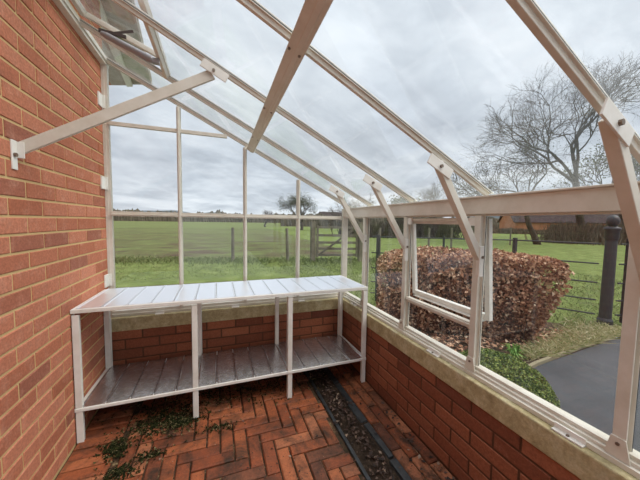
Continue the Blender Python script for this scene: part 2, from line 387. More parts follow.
for tier,(z,mm) in enumerate(((BT,M['slat_top']),(BS,M['slat_low']))):
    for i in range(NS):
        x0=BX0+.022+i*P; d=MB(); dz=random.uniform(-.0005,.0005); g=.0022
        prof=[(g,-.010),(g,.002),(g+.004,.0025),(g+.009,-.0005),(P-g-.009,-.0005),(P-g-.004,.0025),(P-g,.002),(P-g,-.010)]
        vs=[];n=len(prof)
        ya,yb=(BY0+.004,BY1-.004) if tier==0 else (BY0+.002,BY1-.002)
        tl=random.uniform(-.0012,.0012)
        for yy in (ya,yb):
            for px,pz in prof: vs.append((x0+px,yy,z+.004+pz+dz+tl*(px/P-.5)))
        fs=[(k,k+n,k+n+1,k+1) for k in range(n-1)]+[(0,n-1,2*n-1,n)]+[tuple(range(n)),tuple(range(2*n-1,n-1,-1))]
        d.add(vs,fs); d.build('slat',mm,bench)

# ------------------------------------------------------------------ roof (ceiling)
def rp(x,off,y): # point on roof plane, off perpendicular
    p=Vector((x,y,roofz(x)))+NR*off; return p
roof=empty('ceiling',(0,0,0),label='sloping lean-to roof of clear glass on cream rafters',cat='roof',kind='structure')
for i,y in enumerate(RY):
    d=MB(); w_=.015 if i else .022
    d.bar(rp(XL+.03,.011,y),rp(EAVE,.011,y),w_,.022)            # deep web
    d.bar(rp(XL+.03,.018,y),rp(EAVE,.018,y),w_+.014,.004)       # glazing flange
    d.bar(rp(XL+.03,.030,y),rp(EAVE+.02,.030,y),w_+.006,.006)    # outer cap
    r_=d.build('rafter',M['cream'],roof,bevel=.0015)
    d=MB()
    for sgn in (-1,1): d.bar(rp(XL+.03,.0215,y+sgn*(w_/2+.004)),rp(EAVE,.0215,y+sgn*(w_/2+.004)),.004,.003)
    d.build('glazing_seal',M['rubber'],r_)
d=MB(); a=rp(.262,-.012,0)
d.bar((a.x,2.405,a.z),(a.x,YN,a.z),.064,.016,SL); d.bar((a.x+.004,2.405,a.z-.008),(a.x+.004,YN,a.z-.008),.022,.010,SL)
pu=d.build('purlin',M['cream'],roof,bevel=.003)
for y in RY[1:]:
    for dx in (-.02,.016):
        c=rp(.262+dx,-.020,y); q=MB(); q.tube([c,c-NR*.005],.005,8); q.build('bolt',M['steel'],pu)
d=MB(); d.box(XL,XL+.036,YN,2.47,2.352,2.402); d.box(XL,XL+.012,YN,2.47,2.402,2.43); d.box(XL+.036,XL+.044,YN,2.47,2.372,2.40)
d.build('wall_plate',M['cream'],roof,bevel=.002)
d=MB(); d.box(1.135,1.205,YN,2.44,1.316,1.392); d.box(1.125,1.215,YN,2.44,1.392,1.400); d.box(1.150,1.19,YN,2.44,1.308,1.316)
d.build('eaves_beam',M['cream'],roof,bevel=.002)
# gutter outside eaves
d=MB()
for a0 in range(8):
    t0=PI+PI*a0/8; t1=PI+PI*(a0+1)/8
    c0=(1.265+.048*math.cos(t0),1.372+.048*math.sin(t0)); c1=(1.265+.048*math.cos(t1),1.372+.048*math.sin(t1))
    d.add([(c0[0],YN,c0[1]),(c1[0],YN,c1[1]),(c1[0],2.5,c1[1]),(c0[0],2.5,c0[1])],[(0,1,2,3)])
g=d.build('gutter',M['white'],roof); sm=g.modifiers.new('s','SOLIDIFY'); sm.thickness=.003
VX0,VX1=-.700,-.300   # vent opening in the bay 2.02..1.48
def roof_pane(x0,x1,y0,y1,name='glass_pane',off=.025):
    d=MB(); d.bar(rp(x0,off,(y0+y1)/2),rp(x1,off,(y0+y1)/2),abs(y1-y0),.004); return d.build(name,M['roof_glass'],roof)
for i in range(len(RY)-1):
    ya,yb=RY[i]-.009,RY[i+1]+.009
    if i==1: roof_pane(VX1+.02,EAVE+.03,ya,yb)
    else: roof_pane(XL+.04,EAVE+.03,ya,yb)
d=MB(); d.bar(rp(VX1,.014,RY[1]-.009),rp(VX1,.014,RY[2]+.009),.022,.026,SL); d.bar(rp(VX1+.009,.034,RY[1]-.009),rp(VX1+.009,.034,RY[2]+.009),.008,.014,SL)
d.build('vent_cill',M['cream'],roof,bevel=.002)
# opening roof vent
win=empty('window_1',(XL+.05,1.75,roofz(XL+.05)+.06),label='top-hung glass roof vent propped open beside the house wall',cat='window',kind='structure')
hg=Vector((XL+.045,0,roofz(XL+.045)+.075)); ang=math.radians(-26.8+4.2); VD=Vector((math.cos(ang),0,math.sin(ang))); VN=Vector((-math.sin(ang),0,math.cos(ang)))
VL=.455; y0,y1=1.475,2.025
vp=lambda t,n_,y: hg+VD*t+VN*n_+Vector((0,y,0))
d=MB()
for y in (y0+.012,y1-.012): d.bar(vp(0,0,y),vp(VL,0,y),.024,.028)
d.bar(vp(.015,0,y0+.024),vp(.015,0,y1-.024),.030,.028,VD); d.bar(vp(VL-.016,0,y0+.024),vp(VL-.016,0,y1-.024),.032,.030,VD)
d.build('vent_frame',M['cream'],win,bevel=.002)
d=MB(); d.bar(vp(.03,.004,(y0+y1)/2),vp(VL-.03,.004,(y0+y1)/2),y1-y0-.046,.004); d.build('glass_pane',M['roof_glass'],win)
# automatic opener
op=empty('vent_opener',(-.42,1.78,2.15),label='grey tubular automatic vent opener with dark arm below the propped roof vent',cat='vent opener')
A0=Vector((-.56,1.80,2.232)); A1=Vector((-.315,1.795,2.135))
d=MB(); d.tube([A0,A0.lerp(A1,.1),A0.lerp(A1,.92),A1],[.010,.016,.019,.012],14); d.build('cylinder_tube',M['grey_tube'],op,smooth=False)
d=MB(); d.bar(A0+Vector((-.01,.0,.012)),A0+Vector((.11,0,.004)),.012,.016); d.bar(A0+Vector((0,.014,.0)),A0+Vector((.14,.014,.05)),.003,.014); d.build('arm',M['dark_tube'],op,bevel=.001)
d=MB(); d.box(-.33,-.295,1.78,1.81,2.125,2.150); d.build('bracket',M['grey_tube'],op,bevel=.001)

# ------------------------------------------------------------------ gable glazing
gab=empty('window_2',(0,YG,SILL),label='cream framed gable end glazing above the bench with tall panes',cat='window',kind='structure')
GT=.034
mull=[-.280,.216,.682]
for x in mull:
    d=MB(); top=roofz(x)-.01
    d.box(x-.012,x+.012,YG-.018,YG+.012,SILL+.036,top); d.box(x-.016,x+.016,YG+.012,YG+.020,SILL+.036,top)
    d.box(x-.005,x+.005,YG-.026,YG-.018,SILL+.036,top)
    d.build('mullion',M['cream'],gab,bevel=.0015)
d=MB(); d.box(1.122,1.160,YG-.02,YG+.012,SILL+.036,1.40); d.box(1.160,1.185,YG-.0,YG+.03,SILL+.036,1.40); d.build('corner_post',M['cream'],gab,bevel=.002)
d=MB(); d.box(XL,XL+.020,YG-.002,YG+.05,SILL,2.37); d.box(XL+.018,XL+.038,YG+.0,YG+.03,SILL,2.36); d.build('wall_bar',M['cream'],gab,bevel=.0015)
d=MB()
for z in (.823,1.525,2.095):
    d.box(XL,XL+.010,YG-.075,YG-.002,z-.045,z+.045); d.box(XL+.010,XL+.024,YG-.012,YG-.004,z-.045,z+.045)
d.build('wall_clip',M['white'],gab,bevel=.002)
d=MB(); d.box(XL+.038,1.112,YG-.016,YG+.016,1.292,1.326); d.box(XL+.038,1.112,YG-.024,YG-.016,1.300,1.308); d.build('transom',M['cream'],gab,bevel=.0015)
d=MB(); d.box(XL+.038,.075,YG-.013,YG+.013,1.940,1.966); d.build('transom',M['cream'],gab,bevel=.0015)
d=MB(); d.box(XL+.02,1.20,YG-.022,YG+.026,SILL,SILL+.020); d.box(XL+.02,1.20,YG-.010,YG+.020,SILL+.020,SILL+.042); d.build('base_rail',M['cream'],gab,bevel=.0015)
for x in (-.43,.13,.71):
    d=MB(); d.box(x-.03,x+.03,YB+.0,YG-.022,SILL,SILL+.006); d.box(x-.03,x+.03,YG-.028,YG-.022,SILL,SILL+.022); d.build('fixing_clip',M['white'],gab,bevel=.001)
xs=[XL+.03]+mull+[1.13]
for i in range(4):
    xa,xb=xs[i]+.008,xs[i+1]-.008
    d=MB(); d.box(xa,xb,YG+.002,YG+.006,SILL+.03,1.30); d.build('glass_pane',M['glass'],gab)
    d=MB(); ya,yb=YG+.002,YG+.006; za,zb=roofz(xa)+.02,roofz(xb)+.02; z0=1.318
    d.add([(xa,ya,z0),(xb,ya,z0),(xb,ya,zb),(xa,ya,za),(xa,yb,z0),(xb,yb,z0),(xb,yb,zb),(xa,yb,za)],[(0,1,2,3),(4,7,6,5),(0,4,5,1),(1,5,6,2),(2,6,7,3),(3,7,4,0)]); d.build('glass_pane',M['glass'],gab)

# ------------------------------------------------------------------ side glazing, one window per bay
PY=[2.03,1.49,.957,.430,-.12,-.66,-1.2]
side=empty('trim_3',(XG,0,SILL),label='cream posts and base rail of the right side glazing',cat='window frame',kind='structure')
for i,y in enumerate(PY):
    d=MB(); d.box(XG-.024,XG+.004,y-.008,y+.008,SILL+.04,1.312); d.box(XG-.030,XG-.024,y-.016,y+.016,SILL+.04,1.312); d.box(XG-.002,XG+.002,y-.018,y+.018,SILL+.04,1.312); d.box(XG+.010,XG+.018,y-.013,y+.013,SILL+.04,1.312)
    p_=d.build('post',M['cream'],side,bevel=.0015)
    d=MB(); d.box(XG+.0021,XG+.0039,y-.0185,y+.0185,SILL+.042,1.31); d.build('glazing_seal',M['rubber'],p_)
    d=MB(); d.add([(XG-.0345,y-.030,SILL+.02),(XG-.0345,y+.030,SILL+.02),(XG-.0345,y+.017,SILL+.085),(XG-.0345,y-.017,SILL+.085),
                   (XG-.0302,y-.030,SILL+.02),(XG-.0302,y+.030,SILL+.02),(XG-.0302,y+.017,SILL+.085),(XG-.0302,y-.017,SILL+.085)],[(0,3,2,1),(4,5,6,7),(0,1,5,4),(1,2,6,5),(2,3,7,6),(3,0,4,7)])
    gs=d.build('foot_gusset',M['cream'],p_); q=MB(); q.tube([(XG-.0345,y,SILL+.066),(XG-.039,y,SILL+.066)],.005,8); q.build('bolt',M['steel'],gs)
d=MB(); d.box(XG-.040,XG+.035,YN,YG-.03,SILL,SILL+.018); d.box(XG-.026,XG+.026,YN,YG-.03,SILL+.018,SILL+.030); d.box(XG-.014,XG+.024,YN,YG-.03,SILL+.030,SILL+.044)
d.build('base_rail',M['cream'],side,bevel=.0015)
for y in (2.14,1.18,.545,-.3):
    d=MB(); d.box(XG-.062,XG-.030,y-.045,y+.045,SILL+.001,SILL+.007); d.box(XG-.046,XG-.040,y-.045,y+.045,SILL,SILL+.026); c_=d.build('fixing_clip',M['white'],side,bevel=.001)
    q=MB(); q.tube([(XG-.054,y,SILL+.007),(XG-.054,y,SILL+.011)],.005,8); q.build('bolt',M['steel'],c_)
ys=[YG-.02]+PY
k=3
names=['narrow fixed side pane next to the gable corner post','tall fixed side pane behind the right end of the bench','hinged side window pushed slightly open in front of the copper hedge','wide fixed side pane looking onto the clipped bush and drive','fixed side pane nearest the camera at the right edge','fixed side pane behind the camera, first','fixed side pane behind the camera, second']
for i in range(len(ys)-1):
    ya,yb=ys[i+1]+.006,ys[i]-.006
    wn=empty('window_%d'%k,(XG,(ya+yb)/2,SILL),label=names[i],cat='window',kind='structure'); k+=1
    if i!=2:
        d=MB(); d.box(XG+.004,XG+.008,ya,yb,SILL+.034,1.32); d.build('glass_pane',M['glass'],wn)
    else:
        zr=.775
        d=MB(); d.box(XG-.016,XG+.014,ya-.004+.01,yb+.004-.01,zr-.016,zr+.014); d.box(XG-.022,XG-.016,ya+.01,yb-.01,zr-.004,zr+.006); d.build('rail',M['cream'],wn,bevel=.0015)
        d=MB(); d.box(XG+.004,XG+.008,ya,yb,SILL+.034,zr-.012); d.build('glass_pane',M['glass'],wn)
        # sash hung from the top, bottom swung outwards
        th=math.radians(4.5); T=Vector((XG+.022,0,1.296)); D=Vector((math.sin(th),0,-math.cos(th))); O=Vector((math.cos(th),0,math.sin(th))); HL=.500
        q=lambda t,o,y: T+D*t+O*o+Vector((0,y,0))
        sa,sb=ya-.022,yb+.022
        d=MB()
        for y in (sa+.013,sb-.013): d.bar(q(0,.012,y),q(HL,.012,y),.026,.024); 
        d.bar(q(.014,.012,sa+.026),q(.014,.012,sb-.026),.030,.026,D); d.bar(q(HL-.014,.012,sa+.026),q(HL-.014,.012,sb-.026),.028,.026,D)
        d.bar(q(HL+.004,.0,sa+.026),q(HL+.004,.0,sb-.026),.006,.034,D)
        d.build('sash_frame',M['white'],wn,bevel=.002)
        d=MB(); c0,c1=q(.028,.012,(sa+sb)/2),q(HL-.028,.012,(sa+sb)/2); d.bar(c0,c1,sb-sa-.05,.004); d.build('glass_pane',M['glass'],wn)
        d=MB(); d.box(XG-.014,XG+.016,ya+.01,yb-.01,1.284,1.300); d.build('head_rail',M['cream'],wn,bevel=.0015)
        for y in (sa+.05,sb-.05):
            d=MB(); d.box(XG-.026,XG-.014,y-.016,y+.016,1.262,1.305); d.build('hinge',M['white'],wn,bevel=.001)

# ------------------------------------------------------------------ braces
def knee(y):
    t=empty('knee_brace',(1.14,y,1.0))
    yb=y-.026
    d=MB(); d.bar((.866,yb,1.526),(1.128,yb,1.112),.030,.032); d.build('brace_bar',M['cream'],t,bevel=.002)
    c=rp(.888,-.050,0); a=c-SL*.066; b=c+SL*.066
    d=MB(); d.bar((a.x,yb-.017,a.z),(b.x,yb-.017,b.z),.006,.044)
    pl=d.build('rafter_plate',M['white'],t,bevel=.001)
    q=MB(); q.tube([(c.x,yb-.020,c.z),(c.x,yb-.027,c.z)],.0075,8); q.build('bolt',M['steel'],pl)
    d=MB(); d.box(1.112,1.140,yb-.018,yb-.012,1.03,1.17); d.box(1.136,1.140,yb-.018,yb+.020,1.03,1.17); pp=d.build('post_plate',M['white'],t,bevel=.001)
    q=MB(); q.tube([(1.128,yb-.018,1.12),(1.128,yb-.024,1.12)],.0065,8); q.build('bolt',M['steel'],pp)
    return t
kb=knee(RY[1]); labels=['cream knee brace furthest away, nearest the gable corner','cream knee brace rising from the post left of the open side window','cream knee brace rising from the post right of the open side window','large cream knee brace at the right edge in front of the iron gate post']
tag(kb,labels[0],'brace','knee braces from posts to rafters')
for j,yy in enumerate(RY[2:5]):
    c=copy_tree(kb); c.location.y=yy; tag(c,labels[j+1],'brace','knee braces from posts to rafters')
wb=empty('wall_brace',(XL,1.50,1.52),label='long cream brace rising from the brick house wall to a rafter',cat='brace')
yb=1.497
BZ=.035
E0=Vector((XL+.012,yb,1.550)); E1=Vector((-.02,yb,1.982))
d=MB(); d.bar(E0,E1,.016,.046); d.build('brace_bar',M['cream'],wb,bevel=.002)
d=MB(); d.box(XL,XL+.006,yb-.038,yb-.008,1.462,1.578); d.box(XL,XL+.03,yb-.012,yb-.008,1.51,1.575); pl=d.build('wall_plate_bracket',M['white'],wb,bevel=.0015)
q=MB(); q.tube([(XL+.006,yb-.026,1.520),(XL+.014,yb-.026,1.520)],.008,10); q.build('bolt',M['steel'],pl)
c=rp(-.0,-.008,0); a=c-SL*.07; b=c+SL*.06
d=MB(); d.bar((a.x,yb-.018,a.z),(b.x,yb-.018,b.z),.006,.044); pl=d.build('rafter_plate',M['white'],wb,bevel=.0015)
q=MB(); q.tube([(c.x-.01,yb-.021,c.z),(c.x-.01,yb-.027,c.z)],.007,8); q.build('bolt',M['steel'],pl)

# ------------------------------------------------------------------ house eaves overhead
ev=empty('house_eaves',(-.7,2.6,2.80),label='weathered house eaves overhang seen through the glass beside the roof vent',cat='eaves')
ZS=2.81; K=.70
def strip(a0,b0,a1,b1,z0,z1,name,mm):
    d=MB(); d.poly([a0,b0,b1,a1],z0,z1); return d.build(name,mm,ev)
# plan: near edge y=.9, far edge y~3.9, tapering
def lane(u):  # u 0 at left, 1 at right: near and far points
    n0=Vector((-.95,.9)); n1=Vector((-.40,.9)); f0=Vector((-1.25,3.97)); f1=Vector((-.70,3.76))
    return tuple(n0.lerp(n1,u)),tuple(f0.lerp(f1,u))
def seg(u0,u1,z0,z1,name,mm):
    a,b=lane(u0); c_,d_=lane(u1); strip(a,c_,b,d_,z0,z1,name,mm)
seg(0,.20,ZS,ZS+.05,'brick_corbel',M['barn_brick'])
seg(.20,.50,ZS,ZS+.05,'soffit_board',M['soffit'])
seg(.50,.62,ZS-.015,ZS+.07,'white_fascia',M['white'])
seg(.62,1.0,ZS+.01,ZS+.05,'soffit_board',M['soffit_moss'])
seg(.97,1.0,ZS-.01,ZS+.08,'verge_strip',M['soffit'])

# ------------------------------------------------------------------ ground outside
def ground(name,pts,z,mm,label,th=.05,cat='ground'):
    d=MB(); d.poly(pts,z-th,z); return tag(d.build(name,mm),label,cat,kind='structure')
ground('field_ground',[(-500,9.4),(-500,520),(500,520),(500,9.4)],0,M['field'],'wide green arable field beyond the fence','.'and .05,'field')
ground('lawn',[(-60,6.25),(1.4,6.0),(1.5,2.7),(2.0,1.75),(60,1.75+.3),(60,9.5),(-60,9.5)],.004,M['lawn'],'bright mown grass between greenhouse and fence',.05,'lawn')
ground('lawn_bank',[(60,9.4),(60,60),(9,60),(5.2,9.4)],.006,M['lawn'],'grass field in front of the barn and oak tree',.04,'lawn')
ground('gravel_path',[(-60,2.56),(1.262,2.56),(1.5,2.56),(1.4,6.1),(-60,6.35)],-.0,M['gravel'],'grey gravel path outside the gable end',.05,'path')
ground('driveway',[(1.275,-12),(1.275,.75),(1.9,1.15),(2.35,1.50),(2.69,1.56),(4.46,1.70),(60,2.05),(60,-12)],.012,M['tarmac'],'dark tarmac drive on the right',.06,'driveway')
ground('soil_bed',[(1.275,.78),(1.275,2.56),(1.5,2.56),(1.5,3.4),(2.2,3.5),(3.4,2.85),(4.1,2.2),(4.3,1.72),(2.69,1.60),(2.33,1.54),(1.88,1.19)],.010,M['soil'],'dark leafy soil bed beneath the hedge',.05,'flower bed')
d=MB(); kp=[(1.30,.78),(1.89,1.17),(2.34,1.52),(2.69,1.58),(3.5,1.66),(4.4,1.72)]
for a,b in zip(kp[:-1],kp[1:]): d.bar((a[0],a[1],.020),(b[0],b[1],.020),.030,.036,(-(b[1]-a[1]),b[0]-a[0],0))
tag(d.build('kerb',M['kerb'],bevel=.004),'pale narrow stone kerb edging the dark drive','kerb')

# grass blades
def blades(mb,n,region,h,w_=.006,z=0,lean=.5):
    for i in range(n):
        x,y=region()
        a=random.uniform(0,2*PI); hh=random.uniform(*h); dx,dy=math.cos(a)*w_,math.sin(a)*w_
        lx,ly=random.gauss(0,lean)*hh,random.gauss(0,lean)*hh
        mb.add([(x-dx,y-dy,z),(x+dx,y+dy,z),(x+lx*.4+dx*.6,y+ly*.4+dy*.6,z+hh*.6),(x+lx,y+ly,z+hh)],[(0,1,2),(0,2,3)])
random.seed(21)
fy=lambda x: 9.0-.27*x     # field fence line
d=MB()
def reg(): 
    x=random.uniform(-7,8); return x,fy(x)+random.gauss(.1,.35)
blades(d,8000,reg,(.04,.13),.012,0,.6)
def reg(): 
    x=random.uniform(-6,7); return x,random.uniform(6.6,fy(x)-.2)
blades(d,9000,reg,(.015,.035),.008,0,.8)
tag(d.build('rough_grass',M['grass_blade']),'rough tufted grass along the foot of the field fence','grass',kind='stuff')
d=MB()
def reg():
    t=random.random(); x=2.75+1.75*t**.8+random.gauss(0,.1); return x, max(1.64+.04*(x-2.7),1.72+.05*t+random.gauss(0,.14)*(.3+t))
blades(d,6500,reg,(.02,.07),.006,.01,.9)
tag(d.build('dry_grass',M['straw_blade']),'straw-coloured dry grass between the kerb and the copper hedge','grass',kind='stuff')
d=MB()
def reg(): 
    x=random.uniform(1.6,9); return x,random.uniform(1.9 if x>4 else 3.3,8)
blades(d,16000,reg,(.02,.06),.007,0,.7)
tag(d.build('lawn_grass',M['grass_blade']),'short lawn grass on the far side of the iron fence','grass',kind='stuff')
d=MB()
for i in range(900):
    t=random.random(); x=2.05+1.75*t; yy=max(1.70,2.32-.42*t+random.gauss(-.05,.15))
    leaf(d,(x,yy,.02+random.random()*.02),random.uniform(.03,.06),Vector((0,0,1)),.6)
for i in range(500):
    leaf(d,(random.uniform(1.4,2.5),random.uniform(1.75,2.6),.02),random.uniform(.03,.05),Vector((0,0,1)),.6)
tag(d.build('hedge_litter',M['beech']),'copper beech leaves fallen on the soil under the hedge','leaves',kind='stuff')
# strap-leaved clump at (350,..) by the kerb
d=MB(); random.seed(5)
for i in range(34):
    a=random.uniform(0,2*PI); r1=random.uniform(.07,.15); h=random.uniform(.06,.13); c0=Vector((2.62,1.74,.01)); w_=.006
    e=Vector((math.cos(a),math.sin(a),0)); sd=Vector((-e.y,e.x,0))*w_
    p=[c0+e*.01,c0+e*r1*.45+Vector((0,0,h)),c0+e*r1+Vector((0,0,h*.7))]
    d.add([p[0]-sd,p[0]+sd,p[1]-sd*1.2,p[1]+sd*1.2,p[2]],[(0,1,3,2),(2,3,4)])
tag(d.build('bulb_foliage',M['bluebell']),'small green strap-leaved bulb clump beside the kerb','plant')

# ------------------------------------------------------------------ beech hedge
random.seed(33)
hA=Vector((1.98,3.05)); hB=Vector((3.30,2.26)); hd=(hB-hA).normalized(); hn=Vector((-hd.y,hd.x))
HT=.50; HH=.93; HLn=(hB-hA).length
hedge=empty('beech_hedge',((hA.x+hB.x)/2,(hA.y+hB.y)/2,0),label='clipped copper-brown beech hedge outside the side glazing, in front of the iron fence',cat='hedge')
def hpt(u,v,z): 
    p=hA+hd*u+hn*v; return Vector((p.x,p.y,z))
d=MB()
for i in range(15000):
    u=random.uniform(-.05,HLn+.30); v=random.uniform(-1,1)*HT; z=random.uniform(.05,HH)
    # push towards the surface
    s_=random.random()
    if s_<.50: v=-HT+abs(random.gauss(0,.06))
    elif s_<.80: z=HH-abs(random.gauss(0,.05))
    elif s_<.93: u=HLn+.28-abs(random.gauss(0,.08))
    # outline: taper towards the foot, rounded far end, bulging lumps
    lump=.09*noise.noise(Vector((u*3,v*3,z*3)))+.06*noise.noise(Vector((u*9,v*9,z*9)))
    k=1-.22*max(0,(.45-z)/.45)
    v*=k*(1+lump); 
    top=1-.16*max(0,(.35-u)/.35)**2-.05*max(0,(u-HLn)/.3)
    z=z*top+lump*.5
    if u>HLn: u=HLn+(u-HLn)*(.15+.85*min(1,z/.65))
    nrm=Vector((hn.x*v*2,hn.y*v*2,(z-.5)))+Vector((0,0,.3))
    leaf(d,hpt(u,v,max(z,.02)),random.uniform(.028,.055),nrm.normalized() if random.random()<.5 else None,1.2,.62,.3)
d.build('leaves',M['beech'],hedge)
d=MB()
for i in range(260):
    u=random.uniform(0,HLn+.1); v=random.gauss(0,.12); p=hpt(u,v,0); q=[p]
    for kk in range(4): q.append(q[-1]+Vector((random.gauss(0,.05),random.gauss(0,.05),.21)))
    d.tube(q,[.008,.006,.005,.004,.002],4,False)
d.build('stems',M['twig'],hedge)
d=MB(); vs=[]; 
for u,hw in ((.08,.30),(HLn+.05,.32)):
    for v,z in ((-hw*.8,0.0),(-hw,.80),(hw,.80),(hw*.8,0.0)): vs.append(hpt(u,v,z))
d.add(vs,[(0,1,2,3),(7,6,5,4),(0,4,5,1),(1,5,6,2),(2,6,7,3),(3,7,4,0)]); d.build('twiggy_core',M['twig'],hedge)

# ------------------------------------------------------------------ clipped box bush
random.seed(8)
bc=Vector((1.93,1.40,0)); BR,BH=.37,.28
bush=empty('clipped_bush',bc,label='low rounded green clipped box bush just outside the side glazing',cat='bush')
d=MB()
for i in range(15000):
    t=random.uniform(0,2*PI); ph=math.acos(random.uniform(-.1,1)); n_=Vector((math.sin(ph)*math.cos(t),math.sin(ph)*math.sin(t),math.cos(ph)))
    rr=1+.05*noise.noise(n_*5)-abs(random.gauss(0,.035))
    leaf(d,bc+Vector((n_.x*BR*rr,n_.y*BR*rr,max(.01,n_.z*BH*rr+.02))),random.uniform(.012,.022),n_,1.3,.6,.2)
d.build('leaves',M['box_leaf'],bush)
d=MB(); d.lathe(bc,[(.28,0),(.325,.05),(.31,.14),(.23,.205),(.11,.24),(.01,.25)],20); d.build('twiggy_core',M['ivy'],bush,smooth=True)

# ------------------------------------------------------------------ iron estate fence and gate post
gp=empty('gate_post',(4.68,1.99,0),label='thick black iron gate post with ball finial outside on the right',cat='gate post')
d=MB(); R=.062
d.lathe((4.68,1.99,0),[(R*1.25,-.02),(R*1.25,.06),(R*1.0,.09),(R*.92,1.08),(R*1.0,1.10)],20); d.build('shaft',M['iron'],gp,smooth=False)
d=MB(); d.lathe((4.68,1.99,0),[(R*1.02,1.10),(R*1.12,1.115),(R*1.12,1.21),(R*1.3,1.225),(R*1.3,1.25),(R*.8,1.262),(R*.7,1.27)],20)
d.lathe((4.68,1.99,0),[(R*.6,1.266),(R*.7,1.275),(R*.98,1.305),(R*1.05,1.335),(R*.98,1.365),(R*.7,1.395),(R*.3,1.41),(.004,1.414)],20); d.build('ball_finial',M['iron'],gp,smooth=True)
fe=empty('estate_fence',(3.5,3.1,0),label='black iron estate fence of five round rails behind the copper hedge',cat='fence')
fpts=[(4.56,2.04),(4.10,2.80),(2.40,3.80)]
fz=[1.045,.79,.545,.32,.135]
for z in fz:
    d=MB(); d.tube([(x,y,z) for x,y in fpts]+[(2.31,3.85,z)],.0095,8); d.build('rail',M['iron'],fe)
for (x,y,w_) in ((4.10,2.80,.022),(2.40,3.80,.022),(3.25,3.30,.012)):
    d=MB(); d.box(x-w_,x+w_,y-w_,y+w_,-.02,1.08); d.build('post',M['iron'],fe,bevel=.003)
# continuing fence across the lane side, right of the gate post
gt_=empty('iron_gate',(5.3,2.35,0),label='black iron rail gate hung on the thick gate post and closed across the drive',cat='gate')
for z in fz:
    d=MB(); d.tube([(4.76,1.93,z),(7.4,1.02,z)],.0095,8); d.build('rail',M['iron'],gt_)
for x,y in ((4.86,1.90),(7.4,1.02)):
    d=MB(); d.box(x-.02,x+.02,y-.02,y+.02,.03,1.12); d.build('stile',M['iron'],gt_,bevel=.003)
d=MB(); d.tube([(4.80,1.92,.12),(7.38,1.03,.75)],.009,8); d.build('diagonal_stay',M['iron'],gt_)

# ------------------------------------------------------------------ field fence and wooden gate
ff=empty('wire_fence',(0,9,0),label='rustic timber post and wire fence along the near edge of the field',cat='fence')
random.seed(2)
px=[-12,-8.4,-5.7,-2.93,.42,2.05]
tops=[]
for x in px:
    y=fy(x); d=MB(); h=random.uniform(1.0,1.1); lx=random.uniform(-.05,.03)
    d.tube([(x,y,-.05),(x+lx*.5,y,h*.5),(x+lx,y,h)],[.050,.047,.043],8); d.build('post',M['post_wood'],ff); tops.append((x+lx,y,h))
for z in (.2,.42,.64,.86,1.0):
    d=MB(); d.tube([(p[0],p[1]-.05,z) for p in tops]+[(2.8,fy(2.8),z)],.0016,5); d.build('wire',M['iron'],ff)
fg=empty('field_gate',(3.4,fy(3.4),0),label='brown wooden five-bar field gate closed between posts beside the corner post',cat='gate')
ga,gb=2.90,4.20
for x in (ga-.09,gb+.09):
    y=fy(x); d=MB(); d.box(x-.07,x+.07,y-.07,y+.07,-.05,1.28); d.build('gate_post',M['post_wood'],fg,bevel=.01)
for z in (.22,.42,.62,.85,1.10):
    d=MB(); d.bar((ga,fy(ga),z),(gb,fy(gb),z),.03,.075); d.build('bar',M['post_wood'],fg,bevel=.003)
for x in (ga+.04,gb-.04):
    d=MB(); d.box(x-.035,x+.035,fy(x)-.045,fy(x)-.016,.15,1.16); d.build('stile',M['post_wood'],fg,bevel=.003)
d=MB(); d.bar((ga+.05,fy(ga)-.035,.2),(gb-.1,fy(gb)-.035,1.1),.022,.065); d.build('diagonal_brace',M['post_wood'],fg,bevel=.003)
f2=empty('stake_fence',(6,8,0),label='slim timber stakes with wire carrying on right of the wooden field gate',cat='fence')
tp=[]
for x in (4.9,6.2,7.8,9.6,11.6,14,17):
    y=fy(4.9)+(x-4.9)*.35; d=MB(); d.tube([(x,y,-.05),(x,y,1.1)],[.045,.04],7); d.build('stake',M['post_wood'],f2); tp.append((x,y))
for z in (.3,.55,.8,1.02):
    d=MB(); d.tube([(x,y-.045,z) for x,y in tp],.003,5); d.build('wire',M['iron'],f2)

# ------------------------------------------------------------------ trees
def grow(mb,p,dr,L,r,lv,maxlv,spread,up,nseg=3,kids=(2,4),mb2=None,leafmb=None,leafsize=.3):
    pts=[p.copy()];rs=[r]; dd=dr.copy()
    for i in range(nseg):
        dd=(dd+Vector((random.gauss(0,.27),random.gauss(0,.27),random.gauss(0,.22)+up*.10))).normalized()
        pts.append(pts[-1]+dd*L/nseg); rs.append(r*(1-.42*(i+1)/nseg))
    mb.tube(pts,rs,6 if lv<2 else (4 if lv<4 else 3),False)
    if lv>=maxlv:
        if leafmb is not None:
            for _ in range(3): leaf(leafmb,pts[-1]+Vector((random.gauss(0,.2),random.gauss(0,.2),random.gauss(0,.2))),leafsize*random.uniform(.6,1.2))
        return
    n=random.randint(*kids)+(1 if lv>1 else 0)
    for k in range(n):
        t=random.uniform(.45,1.0) if k else 1.0
        i=min(int(t*nseg),nseg-1); fr=t*nseg-i; q=pts[i].lerp(pts[i+1],fr)
        ax=Vector((random.gauss(0,1),random.gauss(0,1),random.gauss(0,.6))); ax=(ax-dd*ax.dot(dd)).normalized()
        sp=spread*random.uniform(.6,1.3)*(.6 if k==0 else 1)
        nd=(dd*math.cos(sp)+ax*math.sin(sp)); nd.z+=up*.12; nd.normalize()
        grow(mb,q,nd,L*random.uniform(.66,.86),r*(.67 if k==0 else .55),lv+1,maxlv,spread,up,nseg,kids,leafmb=leafmb,leafsize=leafsize)
